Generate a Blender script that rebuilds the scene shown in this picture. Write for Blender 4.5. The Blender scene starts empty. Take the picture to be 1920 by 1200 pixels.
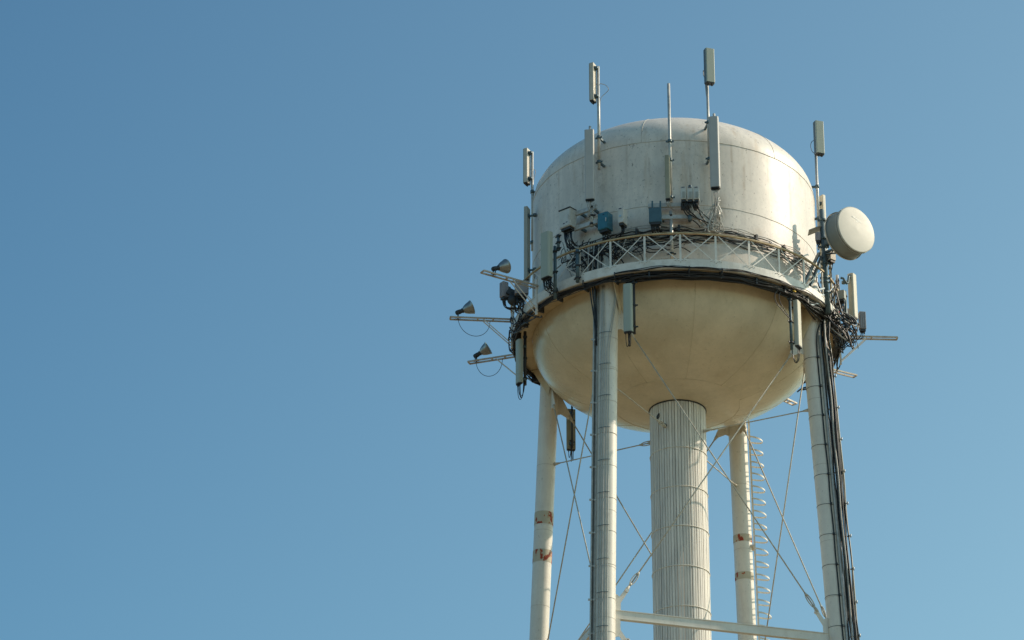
import bpy, math, random
from mathutils import Vector as V, Matrix
random.seed(7)
R = math.radians
sc = bpy.context.scene
col = sc.collection
Z0 = 48.925            # height of the balcony's underside above the ground; all shapes below are given relative to it

# ---------------------------------------------------------------- camera
CD, CH, CF, CP, CY, CR = 97.9044, 47.2256, 6500.0, 0.4562, 0.0525, 0.0015
cpos = V((0, -CD, -CH))
cfwd = V((-math.sin(CY)*math.cos(CP), math.cos(CY)*math.cos(CP), math.sin(CP)))
cri = V((math.cos(CY), math.sin(CY), 0))
cup = cri.cross(cfwd)
c_r = cri*math.cos(CR)+cup*math.sin(CR)
c_u = -cri*math.sin(CR)+cup*math.cos(CR)
cam = bpy.data.cameras.new('camera')
camo = bpy.data.objects.new('camera', cam); col.objects.link(camo)
m = Matrix((c_r, c_u, -cfwd)).transposed().to_4x4(); m.translation = cpos+V((0, 0, Z0))
camo.matrix_world = m
cam.sensor_width = 36; cam.lens = CF/1920*36; cam.clip_start = 1; cam.clip_end = 20000
sc.camera = camo

# ---------------------------------------------------------------- sky and sun
SUN_AZ, SUN_EL = R(103), R(36)           # azimuth measured from the viewer's side towards the right
sdir = V((math.sin(SUN_AZ)*math.cos(SUN_EL), -math.cos(SUN_AZ)*math.cos(SUN_EL), math.sin(SUN_EL)))
SKY_L, SKY_R = (.74, 1.31, 1.44), (1.34, 1.83, 1.68)
SKY_B, SKY_T = (1.17, 1.11, 1.06), (.92, .93, .96)
w = bpy.data.worlds.new('World'); sc.world = w; w.use_nodes = True
nt = w.node_tree; nt.nodes.clear()
sky = nt.nodes.new('ShaderNodeTexSky'); sky.sky_type = 'NISHITA'; sky.sun_disc = False
sky.sun_elevation = SUN_EL; sky.sun_rotation = math.atan2(sdir.x, sdir.y)
sky.altitude = 0; sky.air_density = 1.0; sky.dust_density = 1.2; sky.ozone_density = 1.0
hsv = nt.nodes.new('ShaderNodeHueSaturation'); hsv.inputs['Saturation'].default_value = 0.92
mul = nt.nodes.new('ShaderNodeMix'); mul.data_type = 'RGBA'; mul.blend_type = 'MULTIPLY'
mul.inputs['Factor'].default_value = 1; mul.inputs[7].default_value = (1.0, 1.0, 1.0, 1)
bg = nt.nodes.new('ShaderNodeBackground'); bg.inputs['Strength'].default_value = 0.085
out = nt.nodes.new('ShaderNodeOutputWorld')
nt.links.new(sky.outputs[0], hsv.inputs['Color']); nt.links.new(hsv.outputs[0], mul.inputs[6])
geo = nt.nodes.new('ShaderNodeTexCoord')
def grad(vec, lo, hi, c0, c1):           # the sky pales towards the sun's side and towards the horizon
    dp = nt.nodes.new('ShaderNodeVectorMath'); dp.operation = 'DOT_PRODUCT'; dp.inputs[1].default_value = vec
    nt.links.new(geo.outputs['Generated'], dp.inputs[0])
    mr = nt.nodes.new('ShaderNodeMapRange'); mr.clamp = True; mr.inputs[1].default_value = lo; mr.inputs[2].default_value = hi
    nt.links.new(dp.outputs['Value'], mr.inputs[0])
    mx = nt.nodes.new('ShaderNodeMix'); mx.data_type = 'RGBA'; mx.inputs[6].default_value = (*c0, 1); mx.inputs[7].default_value = (*c1, 1)
    nt.links.new(mr.outputs[0], mx.inputs[0]); return mx.outputs[2]
m2 = nt.nodes.new('ShaderNodeMix'); m2.data_type = 'RGBA'; m2.blend_type = 'MULTIPLY'; m2.inputs['Factor'].default_value = 1
nt.links.new(mul.outputs[2], m2.inputs[6])
nt.links.new(grad((1, 0, 0), -.22, .12, SKY_L, SKY_R), mul.inputs[7])
nt.links.new(grad((0, 0, 1), .30, .56, SKY_B, SKY_T), m2.inputs[7])
nt.links.new(m2.outputs[2], bg.inputs[0]); nt.links.new(bg.outputs[0], out.inputs[0])
sl = bpy.data.lights.new('sun', 'SUN'); sl.energy = 4.2; sl.angle = R(0.53); sl.color = (1.0, 0.84, 0.66)
slo = bpy.data.objects.new('sun', sl); col.objects.link(slo)
slo.rotation_euler = (-sdir).to_track_quat('-Z', 'Y').to_euler()
sc.view_settings.view_transform = 'Standard'; sc.view_settings.look = 'None'
sc.view_settings.exposure = 0.0; sc.view_settings.gamma = 1

# ---------------------------------------------------------------- helpers
def ray(px, py):
    return (cfwd*CF + c_r*(px-960) - c_u*(py-600)).normalized()
def at(px, py, y):                       # point of the picture on the upright plane at depth y
    d = ray(px, py); t = (y-cpos.y)/d.y
    return cpos+d*t
def cy(px, py, r, far=False):            # point of the picture on the upright cylinder of radius r round the tower axis
    d = ray(px, py)
    a = d.x*d.x+d.y*d.y; b = 2*(cpos.x*d.x+cpos.y*d.y); c = cpos.x**2+cpos.y**2-r*r
    D = max(b*b-4*a*c, 0)
    t = (-b+(math.sqrt(D) if far else -math.sqrt(D)))/(2*a)
    return cpos+d*t
def N(th): return V((math.sin(th), -math.cos(th), 0))
def T(th): return V((math.cos(th), math.sin(th), 0))
UP = V((0, 0, 1))
def pol(r, deg, z): return N(R(deg))*r+V((0, 0, z))

class MB:
    def __init__(s): s.v = []; s.f = []; s.sm = []; s.mi = []; s.cur = 0
    def add(s, vs, fs, smooth=False):
        b = len(s.v); s.v += [V(q) for q in vs]
        for f in fs:
            s.f.append([b+i for i in f]); s.sm.append(smooth); s.mi.append(s.cur)
    def box(s, c, size, ax=V((1, 0, 0)), ay=V((0, 1, 0)), az=UP):
        c = V(c); hx, hy, hz = [q/2 for q in size]
        vs = [c+ax*(hx*i)+ay*(hy*j)+az*(hz*k) for k in (-1, 1) for j in (-1, 1) for i in (-1, 1)]
        s.add(vs, [(0, 2, 3, 1), (4, 5, 7, 6), (0, 1, 5, 4), (2, 6, 7, 3), (0, 4, 6, 2), (1, 3, 7, 5)])
        return s
    def bar(s, p0, p1, wd, dp, side=None):       # rectangular bar between two points
        p0, p1 = V(p0), V(p1); a = (p1-p0); L = a.length; a.normalize()
        if side is None: side = UP if abs(a.z) < .9 else V((1, 0, 0))
        x = a.cross(side).normalized(); y = x.cross(a).normalized()
        return s.box((p0+p1)/2, (wd, dp, L), x, y, a)
    def prism(s, poly, o, ax, ay, az, L, smooth=False):
        n = len(poly); o = V(o)
        vs = [o+ax*a+ay*b for a, b in poly]+[o+ax*a+ay*b+az*L for a, b in poly]
        s.add(vs, [(i, (i+1) % n, n+(i+1) % n, n+i) for i in range(n)], smooth)
        s.add(vs, [tuple(reversed(range(n))), tuple(range(n, 2*n))])
        return s
    def tube(s, pts, r, n=8, closed=False, caps=True):
        pts = [V(p) for p in pts]; m_ = len(pts)
        rr = r if isinstance(r, (list, tuple)) else [r]*m_
        vs = []; prev = None
        for i, p in enumerate(pts):
            if closed: d = pts[(i+1) % m_]-pts[i-1]
            else: d = pts[min(i+1, m_-1)]-pts[max(i-1, 0)]
            if d.length < 1e-9: d = UP.copy()
            d.normalize()
            if prev is None:
                a = d.cross(UP if abs(d.z) < .95 else V((1, 0, 0))).normalized()
            else:
                a = prev-d*prev.dot(d)
                a = a.normalized() if a.length > 1e-6 else d.orthogonal().normalized()
            prev = a; b = d.cross(a)
            for k in range(n):
                t = 2*math.pi*k/n; vs.append(p+(a*math.cos(t)+b*math.sin(t))*rr[i])
        fs = []
        for i in range(m_ if closed else m_-1):
            j = (i+1) % m_
            for k in range(n):
                k2 = (k+1) % n; fs.append((i*n+k, i*n+k2, j*n+k2, j*n+k))
        s.add(vs, fs, True)
        if caps and not closed:
            s.add(vs[:n]+vs[-n:], [tuple(reversed(range(n))), tuple(range(n, 2*n))])
        return s
    def cyl(s, p0, p1, r, n=12, r1=None):
        return s.tube([p0, p1], [r, r if r1 is None else r1], n)
    def lathe(s, prof, n=96, o=V((0, 0, 0)), ax=V((1, 0, 0)), ay=V((0, 1, 0)), az=UP, smooth=True, a0=0, a1=2*math.pi):
        full = abs(a1-a0-2*math.pi) < 1e-6; o = V(o)
        m_ = n if full else n+1; vs = []
        for i in range(m_):
            t = a0+(a1-a0)*i/n
            for r, z in prof: vs.append(o+ax*(math.cos(t)*r)+ay*(math.sin(t)*r)+az*z)
        k = len(prof); fs = []
        for i in range(n):
            j = (i+1) % m_
            for q in range(k-1):
                fs.append((i*k+q, j*k+q, j*k+q+1, i*k+q+1))
        s.add(vs, fs, smooth); return s
    def arcbar(s, r0, r1, z0, z1, a0, a1, n):   # rectangular section swept round the axis, angles in degrees
        full = abs(a1-a0-360) < 1e-6
        prof = [(r0, z0), (r1, z0), (r1, z1), (r0, z1)]
        m_ = n if full else n+1; vs = []
        for i in range(m_):
            d = N(R(a0+(a1-a0)*i/n))
            for r, z in prof: vs.append(d*r+V((0, 0, z)))
        fs = []
        for i in range(n):
            j = (i+1) % m_
            for q in range(4):
                q2 = (q+1) % 4; fs.append((i*4+q, i*4+q2, j*4+q2, j*4+q))
        s.add(vs, fs)
        if not full: s.add(vs[:4]+vs[-4:], [(3, 2, 1, 0), (4, 5, 6, 7)])
        return s
    def build(s, name, mat, parent=None, bevel=0, label=None):
        o0 = V(parent['_o']) if parent is not None else (sum((q for q in s.v), V())/max(len(s.v), 1))
        me = bpy.data.meshes.new(name)
        me.from_pydata([tuple(q-o0) for q in s.v], [], s.f)
        mats = mat if isinstance(mat, (list, tuple)) else [mat]
        for q in mats: me.materials.append(q)
        me.polygons.foreach_set('use_smooth', s.sm); me.polygons.foreach_set('material_index', s.mi)
        me.update()
        import bmesh
        bm = bmesh.new(); bm.from_mesh(me); bmesh.ops.remove_doubles(bm, verts=bm.verts, dist=1e-5)
        bmesh.ops.recalc_face_normals(bm, faces=bm.faces); bm.to_mesh(me); bm.free()
        o = bpy.data.objects.new(name, me); col.objects.link(o)
        if parent is not None: o.parent = parent
        else: o.location = o0+V((0, 0, Z0))
        o['_o'] = tuple(o0)
        if bevel:
            b = o.modifiers.new('bevel', 'BEVEL'); b.width = bevel; b.segments = 2; b.limit_method = 'ANGLE'
        if label: o['label'] = label
        return o
def tag(o, label=None, cat=None, group=None, kind=None):
    if label: o['label'] = label
    if cat: o['category'] = cat
    if group: o['group'] = group
    if kind: o['kind'] = kind
    return o
def thing(name, loc, label, cat, group=None):
    o = bpy.data.objects.new(name, None); col.objects.link(o); loc = V(loc)
    o.location = loc+V((0, 0, Z0)); o['_o'] = tuple(loc); o.empty_display_size = .2
    return tag(o, label, cat, group)
def bez(p0, p1, p2, p3, n=14):
    p0, p1, p2, p3 = V(p0), V(p1), V(p2), V(p3); o = []
    for i in range(n+1):
        t = i/n; u = 1-t; o.append(p0*u**3+p1*(3*u*u*t)+p2*(3*u*t*t)+p3*t**3)
    return o
def smooth_path(pts, k=6):                       # Catmull-Rom through the points
    pts = [V(p) for p in pts]; q = [pts[0]*2-pts[1]]+pts+[pts[-1]*2-pts[-2]]; o = []
    for i in range(1, len(q)-2):
        for j in range(k):
            t = j/k; a, b, c, d = q[i-1], q[i], q[i+1], q[i+2]
            o.append(.5*((2*b)+(c-a)*t+(2*a-5*b+4*c-d)*t*t+(3*b-a-3*c+d)*t**3))
    o.append(pts[-1]); return o
def jit(a): return V((random.uniform(-a, a), random.uniform(-a, a), random.uniform(-a, a)))

# ---------------------------------------------------------------- materials
def mat(name, base, rough=.5, metal=0, noise=0, nscale=3, bump=0, bscale=30, dark=None, streak=0, spec=.5, speck=0, fine=0):
    m_ = bpy.data.materials.new(name); m_.use_nodes = True; t = m_.node_tree; nd = t.nodes; L = t.links
    b = nd['Principled BSDF']; b.inputs['Roughness'].default_value = rough; b.inputs['Metallic'].default_value = metal
    b.inputs['Specular IOR Level'].default_value = spec
    b.inputs['Base Color'].default_value = (*base, 1)
    tc = nd.new('ShaderNodeTexCoord')
    dark = dark or tuple(q*.55 for q in base)
    cur = None
    def mix(fac, c, gain=1.0):
        nonlocal cur
        x = nd.new('ShaderNodeMix'); x.data_type = 'RGBA'
        if cur is None: x.inputs[6].default_value = (*base, 1)
        else: L.new(cur, x.inputs[6])
        x.inputs[7].default_value = (*c, 1)
        mm = nd.new('ShaderNodeMath'); mm.operation = 'MULTIPLY'; mm.inputs[1].default_value = gain
        L.new(fac, mm.inputs[0]); L.new(mm.outputs[0], x.inputs[0]); cur = x.outputs[2]
    def ntex(scale, vec=(1, 1, 1), detail=6, lo=.42, hi=.60, ro=.6):
        mp = nd.new('ShaderNodeMapping'); mp.inputs['Scale'].default_value = vec
        L.new(tc.outputs['Object'], mp.inputs[0])
        n_ = nd.new('ShaderNodeTexNoise'); n_.inputs['Scale'].default_value = scale; n_.inputs['Detail'].default_value = detail
        n_.inputs['Roughness'].default_value = ro
        L.new(mp.outputs[0], n_.inputs['Vector'])
        r_ = nd.new('ShaderNodeMapRange'); r_.inputs[1].default_value = lo; r_.inputs[2].default_value = hi; r_.clamp = True
        L.new(n_.outputs[0], r_.inputs[0]); return r_.outputs[0], n_.outputs[0]
    rf = None
    if noise:
        f, raw = ntex(nscale); mix(f, dark, noise); rf = raw
    if streak:
        f, _ = ntex(3.2, (1, 1, .09), 8, .45, .75); mix(f, dark, streak)
    if fine:
        f, _ = ntex(7, (1, 1, .8), 9, .48, .62, .78); mix(f, dark, fine)
        f, _ = ntex(1.7, (1, 1, .12), 9, .56, .70, .7); mix(f, (base[0]*.62, base[1]*.50, base[2]*.36), fine)
        f, _ = ntex(.8, (1.2, 1.2, .5), 5, .55, .8, .6); mix(f, tuple(min(q*1.12, .85) for q in base), .5)
    if speck:
        f, _ = ntex(11, (1, 1, .7), 4, .63, .66, .75); mix(f, tuple(q*.35 for q in base), speck)
    if cur is not None: L.new(cur, b.inputs['Base Color'])
    if rf is not None:
        r_ = nd.new('ShaderNodeMapRange'); r_.inputs[3].default_value = max(rough-.1, .05); r_.inputs[4].default_value = min(rough+.14, 1)
        L.new(rf, r_.inputs[0]); L.new(r_.outputs[0], b.inputs['Roughness'])
    if bump:
        n_ = nd.new('ShaderNodeTexNoise'); n_.inputs['Scale'].default_value = bscale; n_.inputs['Detail'].default_value = 4
        L.new(tc.outputs['Object'], n_.inputs['Vector'])
        bp = nd.new('ShaderNodeBump'); bp.inputs['Strength'].default_value = bump; bp.inputs['Distance'].default_value = .02
        L.new(n_.outputs[0], bp.inputs['Height']); L.new(bp.outputs[0], b.inputs['Normal'])
    return m_
M = {}
M['tank'] = mat('tank_paint', (.80, .725, .635), .42, noise=.42, nscale=.9, bump=.35, bscale=1.7, dark=(.56, .52, .47), streak=.6, speck=1.0, fine=.55, spec=.45)
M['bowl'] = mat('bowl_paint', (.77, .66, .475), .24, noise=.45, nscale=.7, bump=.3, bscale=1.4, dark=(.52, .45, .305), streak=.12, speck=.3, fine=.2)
M['weld'] = mat('dirty_weld', (.44, .39, .32), .7, noise=1.0, nscale=2.0, dark=(.56, .53, .47))
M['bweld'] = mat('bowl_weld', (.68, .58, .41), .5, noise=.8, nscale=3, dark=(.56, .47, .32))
M['leg'] = mat('leg_paint', (.80, .745, .65), .40, noise=.3, nscale=1.3, bump=.08, bscale=4, dark=(.62, .57, .49), streak=.35, speck=.4, fine=.25)
M['trim'] = mat('trim_paint', (.80, .76, .69), .45, noise=.3, nscale=4, dark=(.42, .37, .29), speck=.3)
M['handrail'] = mat('weathered_handrail_paint', (.56, .43, .24), .55, noise=.6, nscale=5, dark=(.34, .22, .11))
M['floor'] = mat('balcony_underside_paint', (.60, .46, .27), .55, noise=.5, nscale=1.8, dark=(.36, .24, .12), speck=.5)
M['armp'] = mat('arm_paint', (.55, .50, .42), .5, noise=.5, nscale=6, dark=(.38, .25, .13))
M['galv'] = mat('galvanised_steel', (.55, .54, .50), .42, .25, noise=.4, nscale=8)
M['teal'] = mat('weathered_teal_steel', (.10, .15, .17), .45, .3, noise=.4, nscale=8)
M['rod'] = mat('rod_paint', (.58, .54, .45), .5, noise=.5, nscale=5, dark=(.36, .27, .17))
M['radome'] = mat('radome_grey', (.40, .40, .355), .42, noise=.25, nscale=2.5, dark=(.32, .32, .28), streak=.25)
M['radg'] = mat('radome_green_grey', (.40, .43, .36), .42, noise=.25, nscale=2.5, dark=(.33, .36, .29), streak=.25)
M['radb'] = mat('radome_pale_grey', (.50, .485, .455), .4, noise=.25, nscale=2.2, dark=(.34, .34, .32), streak=.25)
M['radc'] = mat('radome_cream', (.58, .54, .42), .42, noise=.25, nscale=2.5, dark=(.46, .42, .33), streak=.25)
M['tray'] = mat('antenna_tray', (.14, .155, .155), .4, .3, noise=.3, nscale=4)
M['traylit'] = mat('sunlit_tray', (.62, .56, .46), .45, noise=.3, nscale=4)  # paler copy of the tray, sunlight on the antenna backs put into its colour
M['radome2'] = mat('radome_olive', (.36, .335, .24), .45, noise=.25, nscale=2.5)
M['cabw'] = mat('cabinet_white', (.60, .60, .56), .4, noise=.3, nscale=5, dark=(.45, .43, .38))
M['cabb'] = mat('cabinet_blue', (.035, .17, .24), .4, noise=.3, nscale=6)
M['cabg'] = mat('cabinet_blue_grey', (.06, .13, .17), .5, noise=.3, nscale=6)
M['radio'] = mat('radio_lilac_grey', (.36, .34, .35), .5, noise=.2, nscale=5)
M['dish'] = mat('dish_cover', (.56, .535, .46), .5, noise=.25, nscale=1.8, dark=(.52, .50, .44))
M['drum'] = mat('dish_drum', (.28, .30, .28), .5, noise=.3, nscale=3)
M['black'] = mat('black_cable', (.012, .012, .014), .38)
M['black2'] = mat('dusty_black_cable', (.05, .045, .04), .45)
M['grey'] = mat('grey_cable', (.42, .40, .36), .5, noise=.4, nscale=9)
M['conduit'] = mat('conduit_grey', (.52, .52, .48), .42, 0, noise=.4, nscale=6)
M['dark'] = mat('dark_iron', (.03, .032, .034), .5)
M['lamp'] = mat('spun_aluminium', (.36, .36, .34), .34, .85, noise=.3, nscale=10)
M['glass'] = mat('lamp_glass', (.2, .22, .23), .15)
M['palem'] = mat('pale_marking', (.78, .76, .70), .5)
M['red'] = mat('red_tape', (.5, .03, .05), .5)
M['yellow'] = mat('yellow_tag', (.7, .45, .04), .5)
M['navy'] = mat('navy_label', (.01, .02, .08), .5)
M['sticker'] = mat('pale_blue_sticker', (.35, .5, .62), .5)

# brown run-off stains on the tank below brackets: (angle, height, half width, length)
def stains(m_, spots):
    t = m_.node_tree; nd = t.nodes; L = t.links; b = nd['Principled BSDF']
    tc = nd.new('ShaderNodeTexCoord'); nz = nd.new('ShaderNodeTexNoise'); nz.inputs['Scale'].default_value = 5; nz.inputs['Detail'].default_value = 8
    nz.inputs['Roughness'].default_value = .7
    mp0 = nd.new('ShaderNodeMapping'); mp0.inputs['Scale'].default_value = (1, 1, .3); L.new(tc.outputs['Object'], mp0.inputs[0]); L.new(mp0.outputs[0], nz.inputs['Vector'])
    cur = b.inputs['Base Color'].links[0].from_socket; acc = None
    for th, z, hw, ln in spots:
        p = N(R(th))*RT_+V((0, 0, z+Z0))
        sb = nd.new('ShaderNodeVectorMath'); sb.operation = 'SUBTRACT'; sb.inputs[1].default_value = p; L.new(tc.outputs['Object'], sb.inputs[0])
        ml = nd.new('ShaderNodeVectorMath'); ml.operation = 'MULTIPLY'; ml.inputs[1].default_value = (1/hw, 1/hw, 1/ln); L.new(sb.outputs[0], ml.inputs[0])
        ln_ = nd.new('ShaderNodeVectorMath'); ln_.operation = 'LENGTH'; L.new(ml.outputs[0], ln_.inputs[0])
        mr = nd.new('ShaderNodeMapRange'); mr.inputs[1].default_value = .25; mr.inputs[2].default_value = 1.0; mr.inputs[3].default_value = 1; mr.inputs[4].default_value = 0
        L.new(ln_.outputs['Value'], mr.inputs[0])
        if acc is None: acc = mr.outputs[0]
        else:
            mx = nd.new('ShaderNodeMath'); mx.operation = 'MAXIMUM'; L.new(acc, mx.inputs[0]); L.new(mr.outputs[0], mx.inputs[1]); acc = mx.outputs[0]
    nr = nd.new('ShaderNodeMapRange'); nr.inputs[1].default_value = .36; nr.inputs[2].default_value = .62; L.new(nz.outputs[0], nr.inputs[0])
    ff = nd.new('ShaderNodeMath'); ff.operation = 'MULTIPLY'; L.new(acc, ff.inputs[0]); L.new(nr.outputs[0], ff.inputs[1])
    f2 = nd.new('ShaderNodeMath'); f2.operation = 'MULTIPLY'; f2.inputs[1].default_value = .52; L.new(ff.outputs[0], f2.inputs[0])
    x = nd.new('ShaderNodeMix'); x.data_type = 'RGBA'; L.new(cur, x.inputs[6]); x.inputs[7].default_value = (.32, .22, .13, 1)
    L.new(f2.outputs[0], x.inputs[0]); L.new(x.outputs[2], b.inputs['Base Color'])
RT_ = 4.5
stains(M['tank'], [(-31, 4.3, .30, .9), (-29, 3.5, .25, .8), (-2, 4.55, .22, .6), (-2, 3.6, .2, .9), (13, 4.2, .28, 1.0), (15, 5.0, .3, .7), (19, 2.4, .35, .8),
                   (-24, 2.0, .3, .7), (-40, 2.2, .5, .6), (-48, 2.35, .6, .35), (4, 1.9, .35, .5), (48, 1.3, .4, .6), (-60, 1.6, .35, .9), (62, 4.7, .3, .5), (35, 1.7, .5, .4)]+[(a_, h_, w_, l_) for a_, h_, w_, l_ in ((-52, 4.1, .07, 1.2), (-18, 4.0, .06, 1.1), (-9, 4.2, .05, .9), (7, 3.9, .07, 1.4), (24, 4.1, .06, 1.2), (29, 3.7, .09, 1.7), (41, 4.2, .07, 1.0), (54, 3.8, .10, 1.6), (-38, 4.2, .06, .9))])
# bare metal showing through patched paint: light grey ground with ragged rust
def rust_mat():
    m_ = bpy.data.materials.new('rusty_patch'); m_.use_nodes = True; t = m_.node_tree; nd = t.nodes; L = t.links
    b = nd['Principled BSDF']; b.inputs['Roughness'].default_value = .7
    tc = nd.new('ShaderNodeTexCoord')
    n1 = nd.new('ShaderNodeTexNoise'); n1.inputs['Scale'].default_value = 4.2; n1.inputs['Detail'].default_value = 5
    mp = nd.new('ShaderNodeMapping'); mp.inputs['Scale'].default_value = (1.5, 1.5, .8); mp.inputs['Location'].default_value = (3.1, 7.7, .4)
    L.new(tc.outputs['Object'], mp.inputs[0]); L.new(mp.outputs[0], n1.inputs['Vector'])
    cr = nd.new('ShaderNodeValToRGB'); e = cr.color_ramp.elements
    e[0].position = 0; e[0].color = (.56, .51, .39, 1); e[1].position = 1; e[1].color = (.22, .03, .015, 1)
    a = e.new(.54); a.color = (.52, .46, .34, 1); a = e.new(.555); a.color = (.46, .22, .09, 1); a = e.new(.57); a.color = (.36, .05, .02, 1)
    L.new(n1.outputs[0], cr.inputs[0]); L.new(cr.outputs[0], b.inputs['Base Color']); return m_
M['rust'] = rust_mat()

# painted planks round the riser: each plank its own tone, dirt running down it
def plank_mat():
    m_ = bpy.data.materials.new('painted_planks'); m_.use_nodes = True; t = m_.node_tree; nd = t.nodes; L = t.links
    b = nd['Principled BSDF']; b.inputs['Roughness'].default_value = .6
    tc = nd.new('ShaderNodeTexCoord'); sp = nd.new('ShaderNodeSeparateXYZ'); L.new(tc.outputs['Object'], sp.inputs[0])
    at2 = nd.new('ShaderNodeMath'); at2.operation = 'ARCTAN2'; L.new(sp.outputs[0], at2.inputs[0]); L.new(sp.outputs[1], at2.inputs[1])
    ml = nd.new('ShaderNodeMath'); ml.operation = 'MULTIPLY'; ml.inputs[1].default_value = 60/(2*math.pi); L.new(at2.outputs[0], ml.inputs[0])
    fl = nd.new('ShaderNodeMath'); fl.operation = 'FLOOR'; L.new(ml.outputs[0], fl.inputs[0])
    wn = nd.new('ShaderNodeTexWhiteNoise'); wn.noise_dimensions = '1D'; L.new(fl.outputs[0], wn.inputs['W'])
    cb = nd.new('ShaderNodeCombineXYZ'); w3 = nd.new('ShaderNodeMath'); w3.operation = 'MULTIPLY'; w3.inputs[1].default_value = 9; L.new(wn.outputs[0], w3.inputs[0]); L.new(w3.outputs[0], cb.inputs[0]); w2 = nd.new('ShaderNodeMath'); w2.operation = 'MULTIPLY'; w2.inputs[1].default_value = .10; L.new(ml.outputs[0], w2.inputs[0]); L.new(w2.outputs[0], cb.inputs[1])
    zz = nd.new('ShaderNodeMath'); zz.operation = 'MULTIPLY'; zz.inputs[1].default_value = .35; L.new(sp.outputs[2], zz.inputs[0]); L.new(zz.outputs[0], cb.inputs[2])
    ns = nd.new('ShaderNodeTexNoise'); ns.inputs['Scale'].default_value = 2.2; ns.inputs['Detail'].default_value = 7; ns.inputs['Roughness'].default_value = .65
    L.new(cb.outputs[0], ns.inputs['Vector'])
    mr = nd.new('ShaderNodeMapRange'); mr.inputs[1].default_value = .42; mr.inputs[2].default_value = .74; L.new(ns.outputs[0], mr.inputs[0])
    m1 = nd.new('ShaderNodeMix'); m1.data_type = 'RGBA'; m1.inputs[6].default_value = (.80, .75, .67, 1); m1.inputs[7].default_value = (.56, .535, .49, 1)
    L.new(mr.outputs[0], m1.inputs[0])
    mr2 = nd.new('ShaderNodeMapRange'); mr2.inputs[3].default_value = .86; mr2.inputs[4].default_value = 1.06; L.new(wn.outputs[0], mr2.inputs[0])
    vm = nd.new('ShaderNodeVectorMath'); vm.operation = 'SCALE'; L.new(m1.outputs[2], vm.inputs[0]); L.new(mr2.outputs[0], vm.inputs['Scale'])
    L.new(vm.outputs[0], b.inputs['Base Color']); return m_
M['plank'] = plank_mat()

# ---------------------------------------------------------------- ground
def ground():
    m_ = bpy.data.materials.new('dry_ground'); m_.use_nodes = True; t = m_.node_tree; nd = t.nodes; L = t.links
    b = nd['Principled BSDF']; b.inputs['Roughness'].default_value = .9
    tc = nd.new('ShaderNodeTexCoord'); n_ = nd.new('ShaderNodeTexNoise'); n_.inputs['Scale'].default_value = .02; n_.inputs['Detail'].default_value = 9
    L.new(tc.outputs['Object'], n_.inputs['Vector'])
    cr = nd.new('ShaderNodeValToRGB'); e = cr.color_ramp.elements
    e[0].position = .35; e[0].color = (.14, .11, .062, 1); e[1].position = .65; e[1].color = (.22, .18, .11, 1)
    L.new(n_.outputs[0], cr.inputs[0]); L.new(cr.outputs[0], b.inputs['Base Color'])
    g = MB(); S = 9000; g.add([(-S, -S, -Z0), (S, -S, -Z0), (S, S, -Z0), (-S, S, -Z0)], [(0, 1, 2, 3)])
    o = g.build('ground', m_); tag(o, kind='structure')
ground()

# ================================================================ WATER TOWER
RT, RB = 4.5, 5.17
ZC, ZS1 = 4.71, 2.47            # top of the cylinder, lower seam
tower = thing('water_tower', (0, 0, -Z0), 'cream painted elevated water tank with domed top on round legs and a plank clad riser', 'water tower')
# shell + dome
g = MB()
prof = [(RT, 0.02), (RT, 1.0), (RT, ZS1), (RT, ZC)]
DD = 2.17
for i in range(1, 25):
    a = math.pi/2*i/24; prof.append((RT*math.cos(a) if i < 24 else 0.001, ZC+DD*math.sin(a)))
g.lathe(prof, 160)
g.cur = 1
for z, rr_ in ((ZS1, .010), (ZC, .012), (0.62, .008)):
    g.tube([pol(RT+.001, a*3, z+.006*math.sin(a*1.7)) for a in range(120)], rr_, 6, closed=True)
for k, th in enumerate((-12, 45, 105, 165, 225, 285)):
    g.tube([pol(RT*math.cos(a)+.002, th, ZC+DD*math.sin(a)+.002) for a in [math.pi/2*.62*i/16 for i in range(17)]], .007, 5)
g.build('tank_shell', [M['tank'], M['weld']], tower)
# bowl
g = MB(); BD = 2.44
prof = [(RT, .02)]+[(RT*math.cos(math.pi/2*i/30), -BD*math.sin(math.pi/2*i/30)) for i in range(1, 27)]
rl, zl = prof[-1]; prof += [(.95, prof[-1][1]-.012)] if rl > .95 else []
g.lathe([q for q in prof if q[0] > .86]+[(.86, -2.40)], 160)
g.cur = 1
rs = 1.95; zs_ = -BD*math.sqrt(1-(rs/RT)**2)
g.tube([pol(rs, a*4, zs_-.001) for a in range(90)], .008, 6, closed=True)
for k in range(10):
    th = 8+36*k; g.tube([pol(RT*math.cos(a), th, -BD*math.sin(a)-.001) for a in [.08+1.04*i/20 for i in range(21)]], .007, 5)
g.build('tank_bowl', [M['bowl'], M['bweld']], tower)
# riser
g = MB(); NS = 60; RR = .868
zt, zb = -2.36, -Z0
for k in range(NS):
    a0 = 360/NS*k+random.uniform(-.25, .25); gap = random.choice((.8, .95, 1.05, 1.2, 1.9)); wv = 360/NS-gap
    rj = RR+random.uniform(-.006, .006)
    a0 += random.uniform(0, .2)
    zt_ = zt; ring = [(RR-.05, a0), (rj, a0), (rj+.003, a0+wv/2), (rj, a0+wv), (RR-.05, a0+wv)]
    vs = [pol(r_, a_, z_) for z_ in (zt_, zb) for r_, a_ in ring]
    g.add(vs, [(i, i+1, i+6, i+5) for i in range(4)])
g.cyl((0, 0, zt+.02), (0, 0, zb), RR-.05, 48)
g.build('riser_cladding', M['plank'], tower)
g = MB()
for k in range(35):
    z = -3.98-1.3*k
    if z < zb: break
    g = MB(); g.tube([pol(RR+.012, a*5, z) for a in range(72)], .013, 6, closed=True); g.build('riser_hoop', M['leg'], tower)
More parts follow.
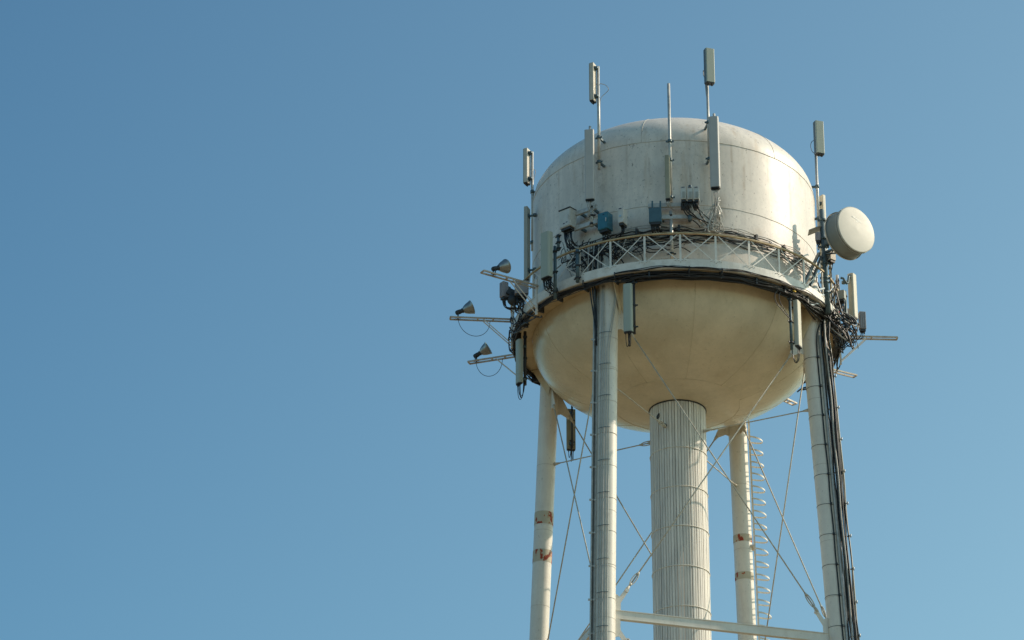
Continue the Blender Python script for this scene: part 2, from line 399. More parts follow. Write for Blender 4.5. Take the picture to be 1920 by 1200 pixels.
g = MB(); g.arcbar(.84, .895, -2.43, -2.385, 0, 360, 72); g.build('riser_collar', M['dark'], tower)
# small outlets on the riser face
g = MB()
# legs
LEG = [(-26.5, .0409), (90-23.9, .0474), (180-24.9, .0394), (270-26.4, .0476)]
LR = .295; L0 = 4.5
def lp(i, z): th, b = LEG[i]; return pol(L0-b*z, th, z)
for i in range(4):
    g = MB(); top = lp(i, .0); top.z = 0.0
    th = R(LEG[i][0])
    g.tube([pol(L0, LEG[i][0], .98), pol(L0, LEG[i][0], 0), lp(i, -6), lp(i, -12), lp(i, -Z0)], LR, 40)
    g.tube([pol(L0, LEG[i][0], .98), pol(L0-.02, LEG[i][0], 1.06), pol(L0-.14, LEG[i][0], 1.12)], [LR, LR*.8, LR*.2], 30)
    g.cur = 1
    for zw in (-2.9, -5.1, -7.6, -9.4, -11.0, -13.2):
        p = lp(i, zw-.13*i); d = (lp(i, zw-1)-p).normalized(); g.tube([p-d*.004, p+d*.004], LR+.004, 40)
    leg = g.build('leg', [M['leg'], M['weld']], tower)
    if i >= 2:
        for zb0, hb in ((-4.87, .42), (-6.14, .40)) if i == 3 else ((-4.87, .24), (-6.14, .24)):
            g = MB(); p = lp(i, zb0); q = lp(i, zb0-hb); g.tube([p, q], LR+.006, 40, caps=False)
            g.build('bare_patch', M['rust'], leg, label='patch of bare metal with rust')
# gussets + tie rods + struts
ZT, ZST = -1.15, -10.45
def gusset(mb, P, out, zdir, L1=.42, hgt=.8, small=False):
    # plate in the plane (out, up)
    t = out.cross(UP).normalized()
    poly = [(-.05, .45*hgt), (.12, .5*hgt), (L1, zdir*.42*hgt+.10), (L1, zdir*.42*hgt-.10), (.12, -.5*hgt), (-.05, -.5*hgt)]
    if zdir < 0: poly = [(-.05, .36), (.12, .36), (L1+.03, -.31), (L1-.04, -.42), (.11, -.28), (-.05, -.34)]
    else: poly = [(-.05, -.62), (.15, -.6), (.17, .05), (L1-.02, .42), (L1-.09, .52), (.13, .24), (.06, .30), (-.05, .30)]
    if small: poly = [(-.05, .30), (.15, .28), (.17, -.05), (.40, -.38), (.31, -.48), (.13, -.24), (-.05, -.30)]
    mb.prism(poly, P-t*.012, out, UP, t, .024)
def rod(P, Q, tb=None, rad=.021, bendeye=True):
    g = MB(); P, Q = V(P), V(Q); d = (Q-P).normalized()
    g.cyl(P, Q, rad, 8)
    for E_, s in ((P, 1), (Q, -1)):
        g.tube([E_-d*s*.05, E_+d*s*.04, E_+d*s*.22], [.05, .055, rad], 8)
    o = g.build('tie_rod', M['rod'], tower)
    if tb:
        for f in tb:
            c = P+(Q-P)*f; g = MB(); x = d.cross(UP).normalized(); y = x.cross(d)
            loop = [c+d*(math.cos(a)*.24)+y*(math.sin(a)*.065) for a in [2*math.pi*k/20 for k in range(20)]]
            g.tube(loop, .017, 6, closed=True); g.cyl(c-d*.27, c-d*.18, .035, 8); g.cyl(c+d*.18, c+d*.27, .035, 8)
            g.build('turnbuckle', M['rod'], o)
GM = []
for tier, (zt1, zb1) in enumerate(((ZT, ZST), (ZST-.75, -21.5), (-22.2, -33.5))):
    for i in range(4):
        j = (i+1) % 4
        A1, A2, B1, B2 = lp(i, zt1), lp(i, zb1), lp(j, zt1), lp(j, zb1)
        dv = (B1-A1); dv.z = 0; dv.normalize()
        dv2 = (B2-A2); dv2.z = 0; dv2.normalize()
        off = dv.cross(UP)*.03
        a1, b1 = A1+dv*(LR+.40)-V((0, 0, .36)), B1-dv*(LR+.40)-V((0, 0, .36))
        a2, b2 = A2+dv2*(LR+.36)+V((0, 0, .48)), B2-dv2*(LR+.36)+V((0, 0, .48))
        rod(a1+off, b2+off, tb=(.965,)); rod(b1-off, a2-off, tb=(.955,))
        for (P, o_, zd) in ((A1, dv, -1), (B1, -dv, -1), (A2, dv2, 1), (B2, -dv2, 1)):
            g = MB(); gusset(g, P+o_*LR, o_, zd, small=tier > 0 and zd < 0)
            pin = P+o_*(LR+.36)+V((0, 0, -.34 if zd < 0 else .45)); t_ = o_.cross(UP); g.cyl(pin-t_*.05, pin+t_*.05, .055, 12)
            g.build('gusset_plate', M['leg'], tower)
        # horizontal channel strut
        s0, s1 = A2+dv2*LR*.9, B2-dv2*LR*.9
        s0 = s0-V((0, 0, .32)); s1 = s1-V((0, 0, .32)); t_ = dv2.cross(UP).normalized()
        g = MB(); mid = (s0+s1)/2; LL = (s1-s0).length; ax = (s1-s0).normalized(); zz = t_.cross(ax)
        if zz.z < 0: zz = -zz
        g.box(mid, (.018, .255, LL), t_, zz, ax)
        for s in (-1, 1): g.box(mid+zz*(s*.128)+t_*(-.045*(1 if t_.dot(mid) > 0 else -1)), (.15, .02, LL), t_, zz, ax)
        g.build('strut', M['leg'], tower)
for i in range(4):        # radial rods from legs to riser
    z = -3.25; P = lp(i, z); n_ = V((P.x, P.y, 0)).normalized()
    P = P-n_*LR; Q = n_*(RR+.02)+V((0, 0, z)); rod(P, Q, tb=(.95,) if i == 3 else ((.93,) if i == 0 else None), rad=.019)
g = MB(); c = cy(1247, 798, RR+.012); n_ = V((c.x, c.y, 0)).normalized(); g.cyl(c-n_*.02, c+n_*.03, .06, 12); g.build('rod_socket', M['dark'], tower)
c = at(1234, 781, (lp(0, -3.25).normalized()*(RR+.25)).y if False else -1.15); g = MB()
g.lathe([(.001, -.10), (.035, -.07), (.055, 0), (.04, .07), (.02, .11), (.001, .12)], 12, c, V((1, 0, 0)), V((0, 1, 0)), V((.25, 0, 1)).normalized()); g.build('rod_blob', M['dark'], tower)  # small dark bird-like blob sitting on the rod, not identified
# balcony floor, girder, railing
g = MB(); g.arcbar(RT+.003, RB-.02, .0, .03, 0, 360, 180)
g.build('balcony_floor', M['floor'], tower)
g = MB(); g.arcbar(RB-.015, RB, -.03, .27, 0, 360, 180)
g.arcbar(RB-.10, RB-.018, -.045, -.025, 0, 360, 180)
g.cur = 1
PA = [2.1+12*k for k in range(30)]
for th in PA:
    for dx, dz in ((-.16, .215), (-.10, .235), (-.05, .21), (.16, .215), (.10, .235), (.05, .21), (0, .16)):
        c = pol(RB, th, dz)+T(R(th))*dx; g.cyl(c-N(R(th))*.005, c+N(R(th))*.014, .013, 6)
g.build('balcony_girder', [M['trim'], M['weld']], tower)
g = MB(); g.arcbar(RB-.045, RB+.018, 1.12, 1.165, 0, 360, 150)
g.build('handrail', M['handrail'], tower)
HZ = 1.12
for th in PA:
    g = MB(); c = pol(RB-.022, th, 0)
    g.box(c+V((0, 0, (HZ+.272)/2)), (.064, .008, HZ-.272), T(R(th)), N(R(th)), UP)
    g.box(c+V((0, 0, (HZ+.272)/2))-N(R(th))*.031, (.008, .054, HZ-.272), T(R(th)), N(R(th)), UP)
    g.build('railing_post', M['trim'], tower)
for k in range(30):
    a, b = PA[k], PA[k]+12
    for s, (u, v_) in enumerate(((a+.9, b-.9), (b-.9, a+.9))):
        g = MB(); rr_ = RB-.012-.011*s
        P, Q = pol(rr_, u, .25), pol(rr_, v_, HZ-.01)
        g.bar(P, Q, .029, .008, side=N(R((a+b)/2))); g.build('railing_brace', M['trim'], tower)
# floor brackets seen below the balcony
for i in range(4):
    for s in (-1, 1):
        th = LEG[i][0]+s*4.3; g = MB()
        n_, t_ = N(R(th)), T(R(th))
        g.prism([(4.2, -.02), (5.0, -.02), (4.9, -.12), (4.4, -1.0)], V((0, 0, 0))-t_*.01, n_, UP, t_, .02)
        g.build('leg_bracket', M['bowl'], tower)

# ================================================================ LADDER on the far right leg
D0, D1 = lp(2, -1), lp(2, -2)
ld = (D1-D0)
def lad(z): return lp(2, z)+V((.37, .0, 0))
ladder = thing('caged_ladder', lad(-Z0+.05), 'white caged ladder running up beside the far right leg behind the riser', 'ladder')
for s in (-1, 1):
    g = MB(); g.bar(lad(0)+V((0, s*.2, 0)), lad(-Z0)+V((0, s*.2, 0)), .05, .03, side=V((0, 1, 0))); g.build('rail', M['trim'], ladder)
g = MB()
for k in range(130):
    z = -1.0-.33*k
    g.cyl(lad(z)+V((0, -.2, 0)), lad(z)+V((0, .2, 0)), .012, 6)
g.build('rungs', M['trim'], ladder)
for k in range(60):
    z = -1.55-.425*k; p = lad(z); pts = []
    tl = random.uniform(-.015, .015)
    for q in range(17):
        a = math.pi*q/16; pts.append(p+V((.02+math.sin(a)**.8*.40 if 0 < q < 16 else .02, -math.cos(a)*.24, -.09*math.sin(a)+tl*math.cos(a))))
    g = MB()
    vs = []
    for i_, q_ in enumerate(pts):
        o_ = V((q_.x-p.x-.02, q_.y-p.y, 0)); o_ = (o_.normalized() if o_.length > 1e-4 else V((1, 0, 0)))*.005
        vs += [q_-o_-UP*.026, q_+o_-UP*.026, q_+o_+UP*.026, q_-o_+UP*.026]
    g.add(vs, [(4*i_+a_, 4*i_+(a_+1) % 4, 4*i_+4+(a_+1) % 4, 4*i_+4+a_) for i_ in range(16) for a_ in range(4)])
    g.build('cage_hoop', M['leg'], ladder)
for z in (-6.35+1.1, -9.0+.2, -13, -17):
    g = MB(); p = lad(z); g.box(p+V((-.12, 0, 0)), (.26, .40, .06)); g.build('standoff', M['trim'], ladder)

# ================================================================ MASTS
def mast(name, px, yt, yb, r=None, Y=None, rad=.045, mt='galv', label='', standoffs=(), top_lit=None, group='mast pipes on the tank', cat='mast'):
    p = cy(px, yb, r) if r else at(px, yb, Y)
    q = at(px, yt, p.y); zt_ = q.z
    o = thing(name, p, label, cat, group)
    g = MB(); g.cyl(p, V((p.x, p.y, zt_)), rad, 14); g.build('pipe', M[mt], o)
    for ys in standoffs:
        z = at(px, ys, p.y).z; c = V((p.x, p.y, z)); n_ = V((p.x, p.y, 0)); rr_ = n_.length; n_.normalize()
        rs_ = RT if z < ZC else RT*math.sqrt(max(0, 1-((z-ZC)/DD)**2))
        g = MB(); g.bar(c, n_*(rs_-.01)+V((0, 0, z)), .06, .06); g.tube([c-UP*.05, c+UP*.05], rad+.022, 12)
        t_ = n_.cross(UP)
        for s in (-1, 1): g.box(c+t_*(s*(rad+.05)), (.05, .02, .06), t_, n_, UP)
        g.build('standoff', M['teal'], o)
    return o, p, zt_
M1, m1p, m1z = mast('mast_pipe', 1123.5, 125, 318, r=4.84, label='galvanised mast with a thin looped cable, rising past the left of the dome front', standoffs=(258, 304))
M2, m2p, m2z = mast('mast_pipe', 998.2, 285, 470, Y=-.6, rad=.042, label='galvanised mast at the far left edge of the tank', standoffs=(360, 455))
M3, m3p, m3z = mast('mast_pipe', 1330, 158, 302, r=4.82, rad=.042, label='galvanised mast under the highest panel antenna, right of the bare pole', standoffs=(230, 298))
M4, m4p, m4z = mast('mast_pipe', 1536, 287, 440, Y=-.55, rad=.045, label='galvanised mast at the right edge of the tank, above the dish', standoffs=(350, 410))
M5, m5p, m5z = mast('mast_pipe', 1258.2, 157, 378, r=4.80, rad=.047, label='bare upright galvanised pole in front of the dome centre with no antenna on top', standoffs=(265, 300, 370))

# ================================================================ PANEL ANTENNAS
def panel(px, yt, yb, w_, d_, phi, r=None, Y=None, far=False, mt='radome', label='', pipe_off=.20, pipe=None, brk=(.12, .88), tails=0, tail_mat='black', tail_len=.4, capm='dark', round_=.35, tailto=None, tip=0, tray=None):
    p = cy(px, yb, r, far) if r else at(px, yb, Y)
    zt_ = at(px, yt, p.y).z; h = zt_-p.z; ph = R(phi); n_, t_ = N(ph), T(ph)
    o = thing('panel_antenna', p, label, 'antenna', 'panel antennas round the tank')
    c = min(w_, d_)*round_; hw, hd = w_/2, d_/2
    poly = [(-hw, -hd), (-hw, hd-c)]
    for k in range(1, 5): a = math.pi/2*k/5; poly.append((-hw+c*(1-math.cos(a)), hd-c+c*math.sin(a)))
    poly.append((-hw+c, hd)); poly.append((hw-c, hd))
    for k in range(1, 5): a = math.pi/2*(1-k/5); poly.append((hw-c*(1-math.cos(a)), hd-c+c*math.sin(a)))
    poly += [(hw, hd-c), (hw, -hd)]
    g = MB(); g.prism(poly, p, t_, n_, UP, h); g.build('radome', M[mt], o, bevel=.008)
    if tray:
        g = MB(); g.prism([(-hw-.006, -hd-.004), (-hw-.006, hd*.45), (hw+.006, hd*.45), (hw+.006, -hd-.004)], p-UP*.004, t_, n_, UP, h+.008); g.build('tray', M[tray], o, bevel=.005)
    g = MB(); g.prism([(a*.93, b*.9) for a, b in poly], p-UP*.03, t_, n_, UP, .0298); 
    for k in range(max(tails, 2)):
        a = (k-(max(tails, 2)-1)/2)*w_*.8/max(tails, 2); g.cyl(p+t_*a-UP*.09, p+t_*a-UP*.031, .016, 8)
    g.build('connector_plate', M[capm], o)
    if tip:
        q_ = p-n_*(hd+pipe_off*.75); g = MB(); g.cyl(q_-UP*.02, q_+UP*(h+tip+.12), .04, 12); g.build('pipe', M['galv'], o)
    for f in brk:
        z = p.z+h*f; g = MB(); b0 = p+V((0, 0, h*f))-n_*(hd+.001); b1 = b0-n_*(pipe_off)
        g.bar(b0, b1, .05, .05); g.box(b0-n_*.012, (min(.16, w_*.7), .022, .11), t_, n_, UP)
        g.tube([b1-UP*.04, b1+UP*.04], .065, 10)
        g.build('bracket', M['teal'], o)
    for k in range(tails):
        a = (k-(tails-1)/2)*w_*.8/tails; s0 = p+t_*a-UP*.09
        if tailto is None:
            e = p-n_*(pipe_off+hd)+jit(.03)+UP*.15; L_ = tail_len*random.uniform(.8, 1.2)
            pts = bez(s0, s0-UP*L_, e-UP*L_*1.05, e, 12)
        else:
            e = V(tailto)+jit(.12); pts = bez(s0, s0-UP*tail_len*random.uniform(.5, 1.2)+jit(.1), e+UP*tail_len*.4+jit(.1), e, 12)
        g = MB(); g.tube(pts, .011, 6); g.build('jumper_cable', M[tail_mat], o)
    return o, p, h
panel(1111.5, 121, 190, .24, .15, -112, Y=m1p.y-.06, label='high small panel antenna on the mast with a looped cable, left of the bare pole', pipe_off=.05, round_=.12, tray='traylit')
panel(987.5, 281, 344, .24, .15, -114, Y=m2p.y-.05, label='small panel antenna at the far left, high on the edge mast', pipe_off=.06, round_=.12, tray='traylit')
panel(1331, 93, 156, .28, .20, 22, Y=m3p.y-.22, mt='radg', label='topmost small grey panel antenna on the highest mast', pipe_off=.03, round_=.12, tray='tray')
panel(1537, 229, 289, .28, .20, 22, Y=m4p.y-.22, mt='radg', label='small grey panel antenna on the right edge mast, above the dish', pipe_off=.03, round_=.12, tray='tray')
panel(1106, 244, 374, .29, .13, -8, r=5.15, mt='radb', label='long pale panel antenna in front of the left mast, above the blue cabinet', tails=5, tail_mat='grey', tail_len=.5, tailto=cy(1108, 410, 4.95), pipe_off=.12, tip=.1)
panel(1341.5, 220, 352, .30, .17, -6, r=5.10, mt='radb', label='long pale panel antenna right of the bare pole, with tangled grey cables below', tails=7, tail_mat='grey', tail_len=.8, tailto=cy(1347, 425, 4.9), pipe_off=.12, tip=.1)
panel(1252.5, 292, 373, .15, .12, -10, r=5.02, mt='radome2', label='narrow olive panel antenna low on the bare pole', tails=3, tail_mat='grey', tail_len=.2, tailto=cy(1257, 392, 4.85), pipe_off=.08)
panel(988, 390, 524, .27, .13, -108, Y=-1.3, label='long panel antenna seen edge on at the left edge of the tank', tails=2)
panel(1024.5, 437, 521, .36, .20, -40, r=5.72, mt='radg', label='large grey green panel antenna outside the balcony railing at left', tails=6, tail_len=.45, pipe_off=.10)
panel(1178, 533, 622, .29, .14, -14, r=5.12, mt='radg', label='rounded panel antenna hung under the balcony beside the front leg', tails=3, tail_len=.62, pipe_off=.10, round_=.6)
panel(1497.5, 565, 650, .28, .15, 66, r=5.0, mt='radc', label='panel antenna with a sunlit face hung under the balcony beside the right leg', tails=3, tail_len=.65, pipe_off=.14)
panel(973, 638, 719, .28, .15, -58, Y=-1.4, mt='radg', label='grey green panel antenna hung below the left end of the balcony', tails=4, tail_len=.62, pipe_off=.12, round_=.6)
panel(1070.5, 768, 843, .29, .12, 195, Y=3.9, mt='radome2', label='olive panel antenna seen from behind, hanging below the bowl beside the left leg', tails=3, tail_len=.5, pipe_off=.03)
panel(1601.5, 515, 597, .27, .19, 58, Y=-.6, mt='radc', label='cream panel antenna standing out farthest right, on a bent arm', tails=4, tail_len=.5, pipe_off=.22)
panel(1546, 368, 500, .27, .13, 128, Y=.35, mt='radc', label='tall panel antenna behind the dish mast, its back towards the tank', tails=0, pipe_off=.05)

# looped thin cables on the high masts
def loopcable(o, pts, rad=.010, m_='grey', name='cable'):
    g = MB(); g.tube(smooth_path(pts), rad, 6); return g.build(name, M[m_], o)
loopcable(M1, [at(1118, 158, m1p.y), at(1126, 157, m1p.y), at(1136, 160, m1p.y-.1), at(1141, 168, m1p.y-.1), at(1134, 176, m1p.y), at(1127, 184, m1p.y), at(1125, 200, m1p.y), at(1125.5, 255, m1p.y)])
loopcable(M2, [at(991, 317, m2p.y), at(999, 317, m2p.y), at(1004, 321, m2p.y), at(1002, 332, m2p.y), at(1000, 345, m2p.y), at(1001, 372, m2p.y)])
loopcable(M4, [at(1528, 262, m4p.y-.1), at(1522, 266, m4p.y), at(1520, 274, m4p.y), at(1523, 284, m4p.y), at(1529, 291, m4p.y), at(1530, 310, m4p.y)], m_='black2')
loopcable(M3, [at(1322, 140, m3p.y-.2), at(1319, 132, m3p.y), at(1319, 140, m3p.y), at(1322, 150, m3p.y), at(1324, 175, m3p.y), at(1327, 200, m3p.y), at(1327, 260, m3p.y)], rad=.014)

# posts outside / below the balcony that carry antennas
def post(px, yt, yb, r=None, Y=None, rad=.05, mt='teal', label='', tilt=0, far=False, cat='pipe'):
    p = cy(px, yb, r, far) if r else at(px, yb, Y); z = at(px, yt, p.y).z
    o = thing('support_pipe', p, label, cat, 'support pipes round the balcony')
    g = MB(); g.cyl(p, V((p.x+tilt, p.y, z)), rad, 14); g.build('pipe', M[mt], o)
    for f in (.12, .5, .9):
        g = MB(); c = p.lerp(V((p.x+tilt, p.y, z)), f); g.tube([c-UP*.03, c+UP*.03], rad+.02, 12)
        n_ = V((c.x, c.y, 0)).normalized(); t_ = n_.cross(UP); g.box(c-t_*(rad+.045), (.06, .03, .04), t_, n_, UP); g.box(c+t_*(rad+.045), (.06, .03, .04), t_, n_, UP)
        g.build('clamp', M['dark'], o)
    return o, p
post(1041, 462, 560, r=5.42, label='teal pipe carrying the large left panel antenna outside the railing')
post(1047, 440, 470, r=5.25, rad=.045, label='short teal pipe poking up behind the large left panel antenna')
post(1083, 468, 529, r=5.26, rad=.055, label='blue grey upright pipe clamped outside the railing at left')
post(1189.5, 520, 626, r=5.02, rad=.045, mt='dark', label='dark pipe hanging under the balcony beside the front leg')
post(1484.5, 552, 655, r=4.95, rad=.045, label='dark pipe hanging under the balcony beside the right leg')
post(984.5, 622, 722, Y=-1.25, rad=.05, mt='dark', label='dark pipe hanging below the left end of the balcony')
post(1073, 735, 840, Y=3.75, rad=.032, mt='dark', label='dark pipe behind the bowl holding the olive antenna')
post(1260, 396, 487, r=4.72, rad=.055, mt='galv', label='grey upright pipe on the tank front under the bare pole')
post(1110, 385, 425, r=4.85, rad=.055, mt='galv', label='short grey pipe below the long left panel antenna, between two cabinets')
for px_, y0_, lab in ((1560, 492, 'thin olive channel post right of the dish mast, under the dish'),):
    post(px_+1, y0_, 602, Y=-1.3, rad=.04, mt='radome2', label=lab)
post(1574.5, 516, 628, Y=-.9, rad=.045, mt='galv', label='pale pipe with a clamp and a bent arm to the rightmost panel antenna')
post(1588.5, 546, 640, Y=-.9, rad=.05, label='dark ribbed pipe left of the rightmost panel antenna')

# ================================================================ WAVE RAILS
def rail(x0, x1, y0, y1, r, label, hgt=.13):
    a, b = cy(x0, y0, r), cy(x1, y1, r); z = (a.z+b.z)/2; a.z = b.z = z
    o = thing('mounting_rail', a, label, 'rail', 'equipment rails on the tank front')
    d = (b-a).normalized(); n_ = d.cross(UP); 
    g = MB(); g.bar(a, b, .025, hgt, side=UP); g.bar(a+UP*(hgt/2)-n_*-.0-n_*.035, b+UP*(hgt/2)-n_*.035, .07, .012, side=UP); g.bar(a-UP*(hgt/2)-n_*.035, b-UP*(hgt/2)-n_*.035, .07, .012, side=UP)
    g.build('channel', M['galv'], o)
    g = MB()
    for f in (.2, .8):
        c = a.lerp(b, f); m0 = V((c.x, c.y, 0)); g.bar(c, m0.normalized()*RT+V((0, 0, z)), .06, .08)
    g.build('standoff', M['teal'], o)
rail(1076, 1118, 402, 386, 4.88, 'upper channel rail between the white cabinet and the left antenna cables')
rail(1076, 1120, 429, 414, 4.88, 'lower channel rail between the white cabinet and the left antenna cables')
rail(1215, 1300, 384, 384, 4.82, 'upper channel rail above the blue grey box and beside three slim radios')
rail(1225, 1312, 407, 406, 4.82, 'lower channel rail beside the blue grey box')

# ================================================================ CABINETS and radios
def cabinet(name, px, yt, yb, w_, d_, phi, r=None, Y=None, mt='cabw', label='', cat='cabinet', door=False, lid=False, marks=(), tails=0, tailto=None, ribs=0, tmat='black', tail_len=.4, group='equipment boxes on the tower', mount=True):
    p = cy(px, yb, r) if r else at(px, yb, Y); z = at(px, yt, p.y).z; h = z-p.z
    n_, t_ = N(R(phi)), T(R(phi)); o = thing(name, p, label, cat, group)
    g = MB(); g.box(p+UP*h/2, (w_, d_, h), t_, n_, UP); bd = g.build('body', M[mt], o, bevel=.008)
    F = p+n_*(d_/2)
    if door:
        g = MB(); g.box(F+UP*h/2+n_*.008, (w_*.92, .016, h*.92), t_, n_, UP); dr = g.build('door', M[mt], o, bevel=.004)
        g = MB(); g.box(F+UP*h*.5+n_*.03+t_*(w_*.36), (.02, .03, h*.22), t_, n_, UP); g.build('handle', M['galv'], dr)
    if lid:
        g = MB(); g.box(p+UP*(h+.012)+n_*.02, (w_*1.06, d_*1.08, .024), t_, n_, UP); g.build('rain_lid', M['dark'], o)
    for k, (u, v_, sx, sy, mm) in enumerate(marks):
        g = MB(); g.box(F+t_*(w_*u)+UP*(h*v_)+n_*.019, (w_*sx, .006, h*sy), t_, n_, UP); g.build('marking', M[mm], o)
    if ribs:
        g = MB()
        for k in range(ribs):
            u = (k+.5)/ribs-.5; g.box(F+t_*(w_*u*.94)+UP*h*.5+n_*.009, (w_/ribs*.35, .018, h*.9), t_, n_, UP)
        g.build('cooling_fins', M[mt], o)
    g = MB(); g.box(p-UP*.04, (w_*.8, d_*.8, .078), t_, n_, UP)
    for k in range(max(tails, 2)):
        a = (k-(max(tails, 2)-1)/2)*w_*.75/max(tails, 2); g.cyl(p+t_*a-UP*.14, p+t_*a-UP*.06, .02, 8)
    g.build('gland_plate', M['dark'], o)
    if mount:
        g = MB(); q = V((p.x, p.y, 0)).normalized(); rr_ = V((p.x, p.y, 0)).length
        for f in (.25, .75): g.bar(p-n_*(d_/2-.01)+UP*h*f, p-n_*(d_/2+.12)+UP*h*f, w_*.5, .05)
        g.build('mount', M['teal'], o)
    for k in range(tails):
        a = (k-(tails-1)/2)*w_*.75/tails; s0 = p+t_*a-UP*.12; e = V(tailto)+V((random.uniform(-.25, .25), 0, random.uniform(-.05, .05)))
        g = MB(); g.tube(bez(s0, s0-UP*tail_len*random.uniform(.6, 1.2), e+UP*tail_len*.4+jit(.08), e, 12), random.choice((.012, .018, .024)), 6); g.build('jumper_cable', M[tmat], o)
    return o, p, h
cabinet('equipment_cabinet', 1065, 396, 429, .44, .30, -38, r=4.98, label='white equipment cabinet with a dark lid and thick black cables below', lid=True, door=True, marks=((-.05, .2, .14, .05, 'navy'), (.2, .23, .14, .035, 'navy')), tails=9, tailto=cy(1085, 472, 4.75), tail_len=.7)
cabinet('equipment_cabinet', 1135, 402, 433, .36, .30, -30, r=4.95, mt='cabb', label='blue equipment cabinet with a door handle, left of the tank centre', door=True, marks=((.1, .84, .15, .04, 'navy'),), tails=3, tailto=cy(1140, 452, 4.75), tail_len=.2)
cabinet('equipment_cabinet', 1229, 391, 418, .38, .16, -4, r=4.95, mt='cabg', label='flat blue grey box hung on two hooks from the upper rail', tails=6, tailto=cy(1232, 440, 4.75), tail_len=.25)
for sx in (1223, 1238):
    a = cy(sx, 394, 4.93); b = cy(sx, 377, 4.93); g = MB(); g.bar(a, b, .05, .03, side=N(0)); tag(g.build('hook', M['cabg']), 'blue grey hook at the %s of the flat blue grey box' % ('left' if sx == 1223 else 'right'), 'hook', 'hooks over the upper rail')
cabinet('radio_unit', 1168, 394, 421, .17, .34, -24, r=4.95, mt='cabw', label='slim white radio with a blue label, alone between the blue cabinet and the grey box', cat='radio', marks=((0, .94, .5, .05, 'navy'), (0, .42, .4, .12, 'sticker')), tails=3, tailto=cy(1172, 445, 4.75), tail_len=.3)
for k, (x_, lab) in enumerate(((1282, 'left one of the three slim grey radios side by side on the tank front'), (1294.5, 'middle one of the three slim grey radios side by side on the tank front'), (1306.5, 'right one of the three slim grey radios side by side on the tank front'))):
    cabinet('radio_unit', x_, 353, 376, .155, .22, -6, r=5.0, mt='cabw', label=lab, cat='radio', marks=((0, .93, .6, .05, 'navy'), (.1, .32, .5, .5, 'radome')), tails=3, tailto=cy(1322+3*k, 425, 4.8), tail_len=.45, tmat=('black', 'grey', 'black2')[k])
g = MB(); c = cy(1293, 386, 4.88); g.box(c, (.52, .16, .24), T(R(6)), N(R(6)), UP)
for k in range(9): g.tube([c+V((-.22+.055*k, -.1, .1)), c+V((-.22+.055*k+random.uniform(-.03, .03), -.16, -.02)), c+V((-.2+.055*k+.04, -.1, -.14))], .018, 6)
tag(g.build('junction_box', M['dark']), 'black junction box crammed with connectors under three slim radios', 'junction box')
g = MB(); c = cy(1294, 348, 4.85); g.cyl(c, cy(1294, 398, 4.85), .055, 12); tag(g.build('support_pipe', M['teal']), 'teal pipe standing up behind the three slim radios', 'pipe', 'support pipes round the balcony')
g = MB(); c = cy(1293.5, 404, 4.9); g.cyl(c, cy(1293.5, 414, 4.9), .06, 14); tag(g.build('surge_canister', M['teal']), 'dark canister below the three slim radios', 'canister')
# left cluster outside the railing
cabinet('radio_unit', 945, 530, 558, .20, .20, -52, Y=-2.0, mt='radio', label='outermost lilac grey finned radio beyond the left end of the balcony', cat='radio', ribs=3, tails=5, tailto=at(975, 585, -2.0), tail_len=.5)
cabinet('radio_unit', 978, 528, 552, .42, .20, 8, Y=-2.3, mt='radio', label='wide lilac grey radio behind the upper left lamp arm brace', cat='radio', ribs=0, tails=7, tailto=at(985, 582, -2.1), tail_len=.45)
g = MB(); c = at(963, 562, -2.1)
g.lathe([(.001, -.12), (.17, -.10), (.20, 0), (.17, .10), (.001, .12)], 24, c, V((1, 0, 0)), UP, V((0, -1, 0)))
for k in range(10):
    a = random.uniform(0, 6.28); g.tube([c+V((math.cos(a)*.18, -.1, math.sin(a)*.15)), c+V((math.cos(a)*.3, -.05, math.sin(a)*.26)), c+V((math.cos(a)*.35+.05, 0, math.sin(a)*.2-.12))], .018, 6)
g.bar(at(952, 545, -2.1), at(985, 562, -2.1), .12, .2)
tag(g.build('cable_coil', M['dark']), 'dark coil of cable hanging between the two lilac grey radios', 'cable coil')
# right cluster
cabinet('radio_unit', 1617.5, 586, 618, .20, .18, 12, Y=-.8, mt='radio', label='lilac grey radio at the far right beside the rightmost panel antenna', cat='radio', ribs=3, tails=3, tailto=at(1585, 640, -.8), tail_len=.5)
cabinet('radio_unit', 1590, 580, 606, .22, .14, 0, Y=.1, mt='radio', label='brownish grey radio half hidden behind the rightmost panel antenna', cat='radio', tails=3, tailto=at(1575, 630, -.3), tail_len=.3)
cabinet('radio_unit', 1578.5, 546, 562, .22, .18, -20, Y=-1.3, mt='radome', label='small pale box on the pipe between the dish mast and the rightmost antenna', cat='radio', tails=4, tailto=at(1575, 600, -1.2), tail_len=.4)
cabinet('radio_unit', 1558.5, 472, 489, .22, .2, 40, Y=-2.25, mt='dish', label='small rounded cream box clamped to the dish mast below the dish', cat='radio', tails=2, tailto=at(1556, 520, -1.5), tail_len=.2)
cabinet('radio_unit', 1534.5, 437, 452, .17, .14, -15, Y=-2.3, mt='radio', label='small grey box left of the dish mast under a tilted plate', cat='radio', tails=1, tailto=at(1538, 470, -1.6), tail_len=.2)
g = MB(); c = at(1527, 432, -2.3); g.box(c, (.42, .30, .02), V((.9, .1, .42)).normalized(), V((-.1, 1, -.15)).normalized(), V((-.42, .1, .9)).normalized())
tag(g.build('tilted_plate', M['radome']), 'small tilted grey plate left of the dish mast', 'plate')
# bent arm to the outer antenna
g = MB(); A_ = at(1576, 521, -.9); g.tube([A_, at(1581, 522, -.9), at(1588, 532, -.85), at(1590, 531, -.8), at(1591, 520, -.75), at(1594, 516, -.7)], .04, 8)
tag(g.build('bent_arm', M['teal']), 'bent steel arm holding the top of the rightmost panel antenna', 'arm')

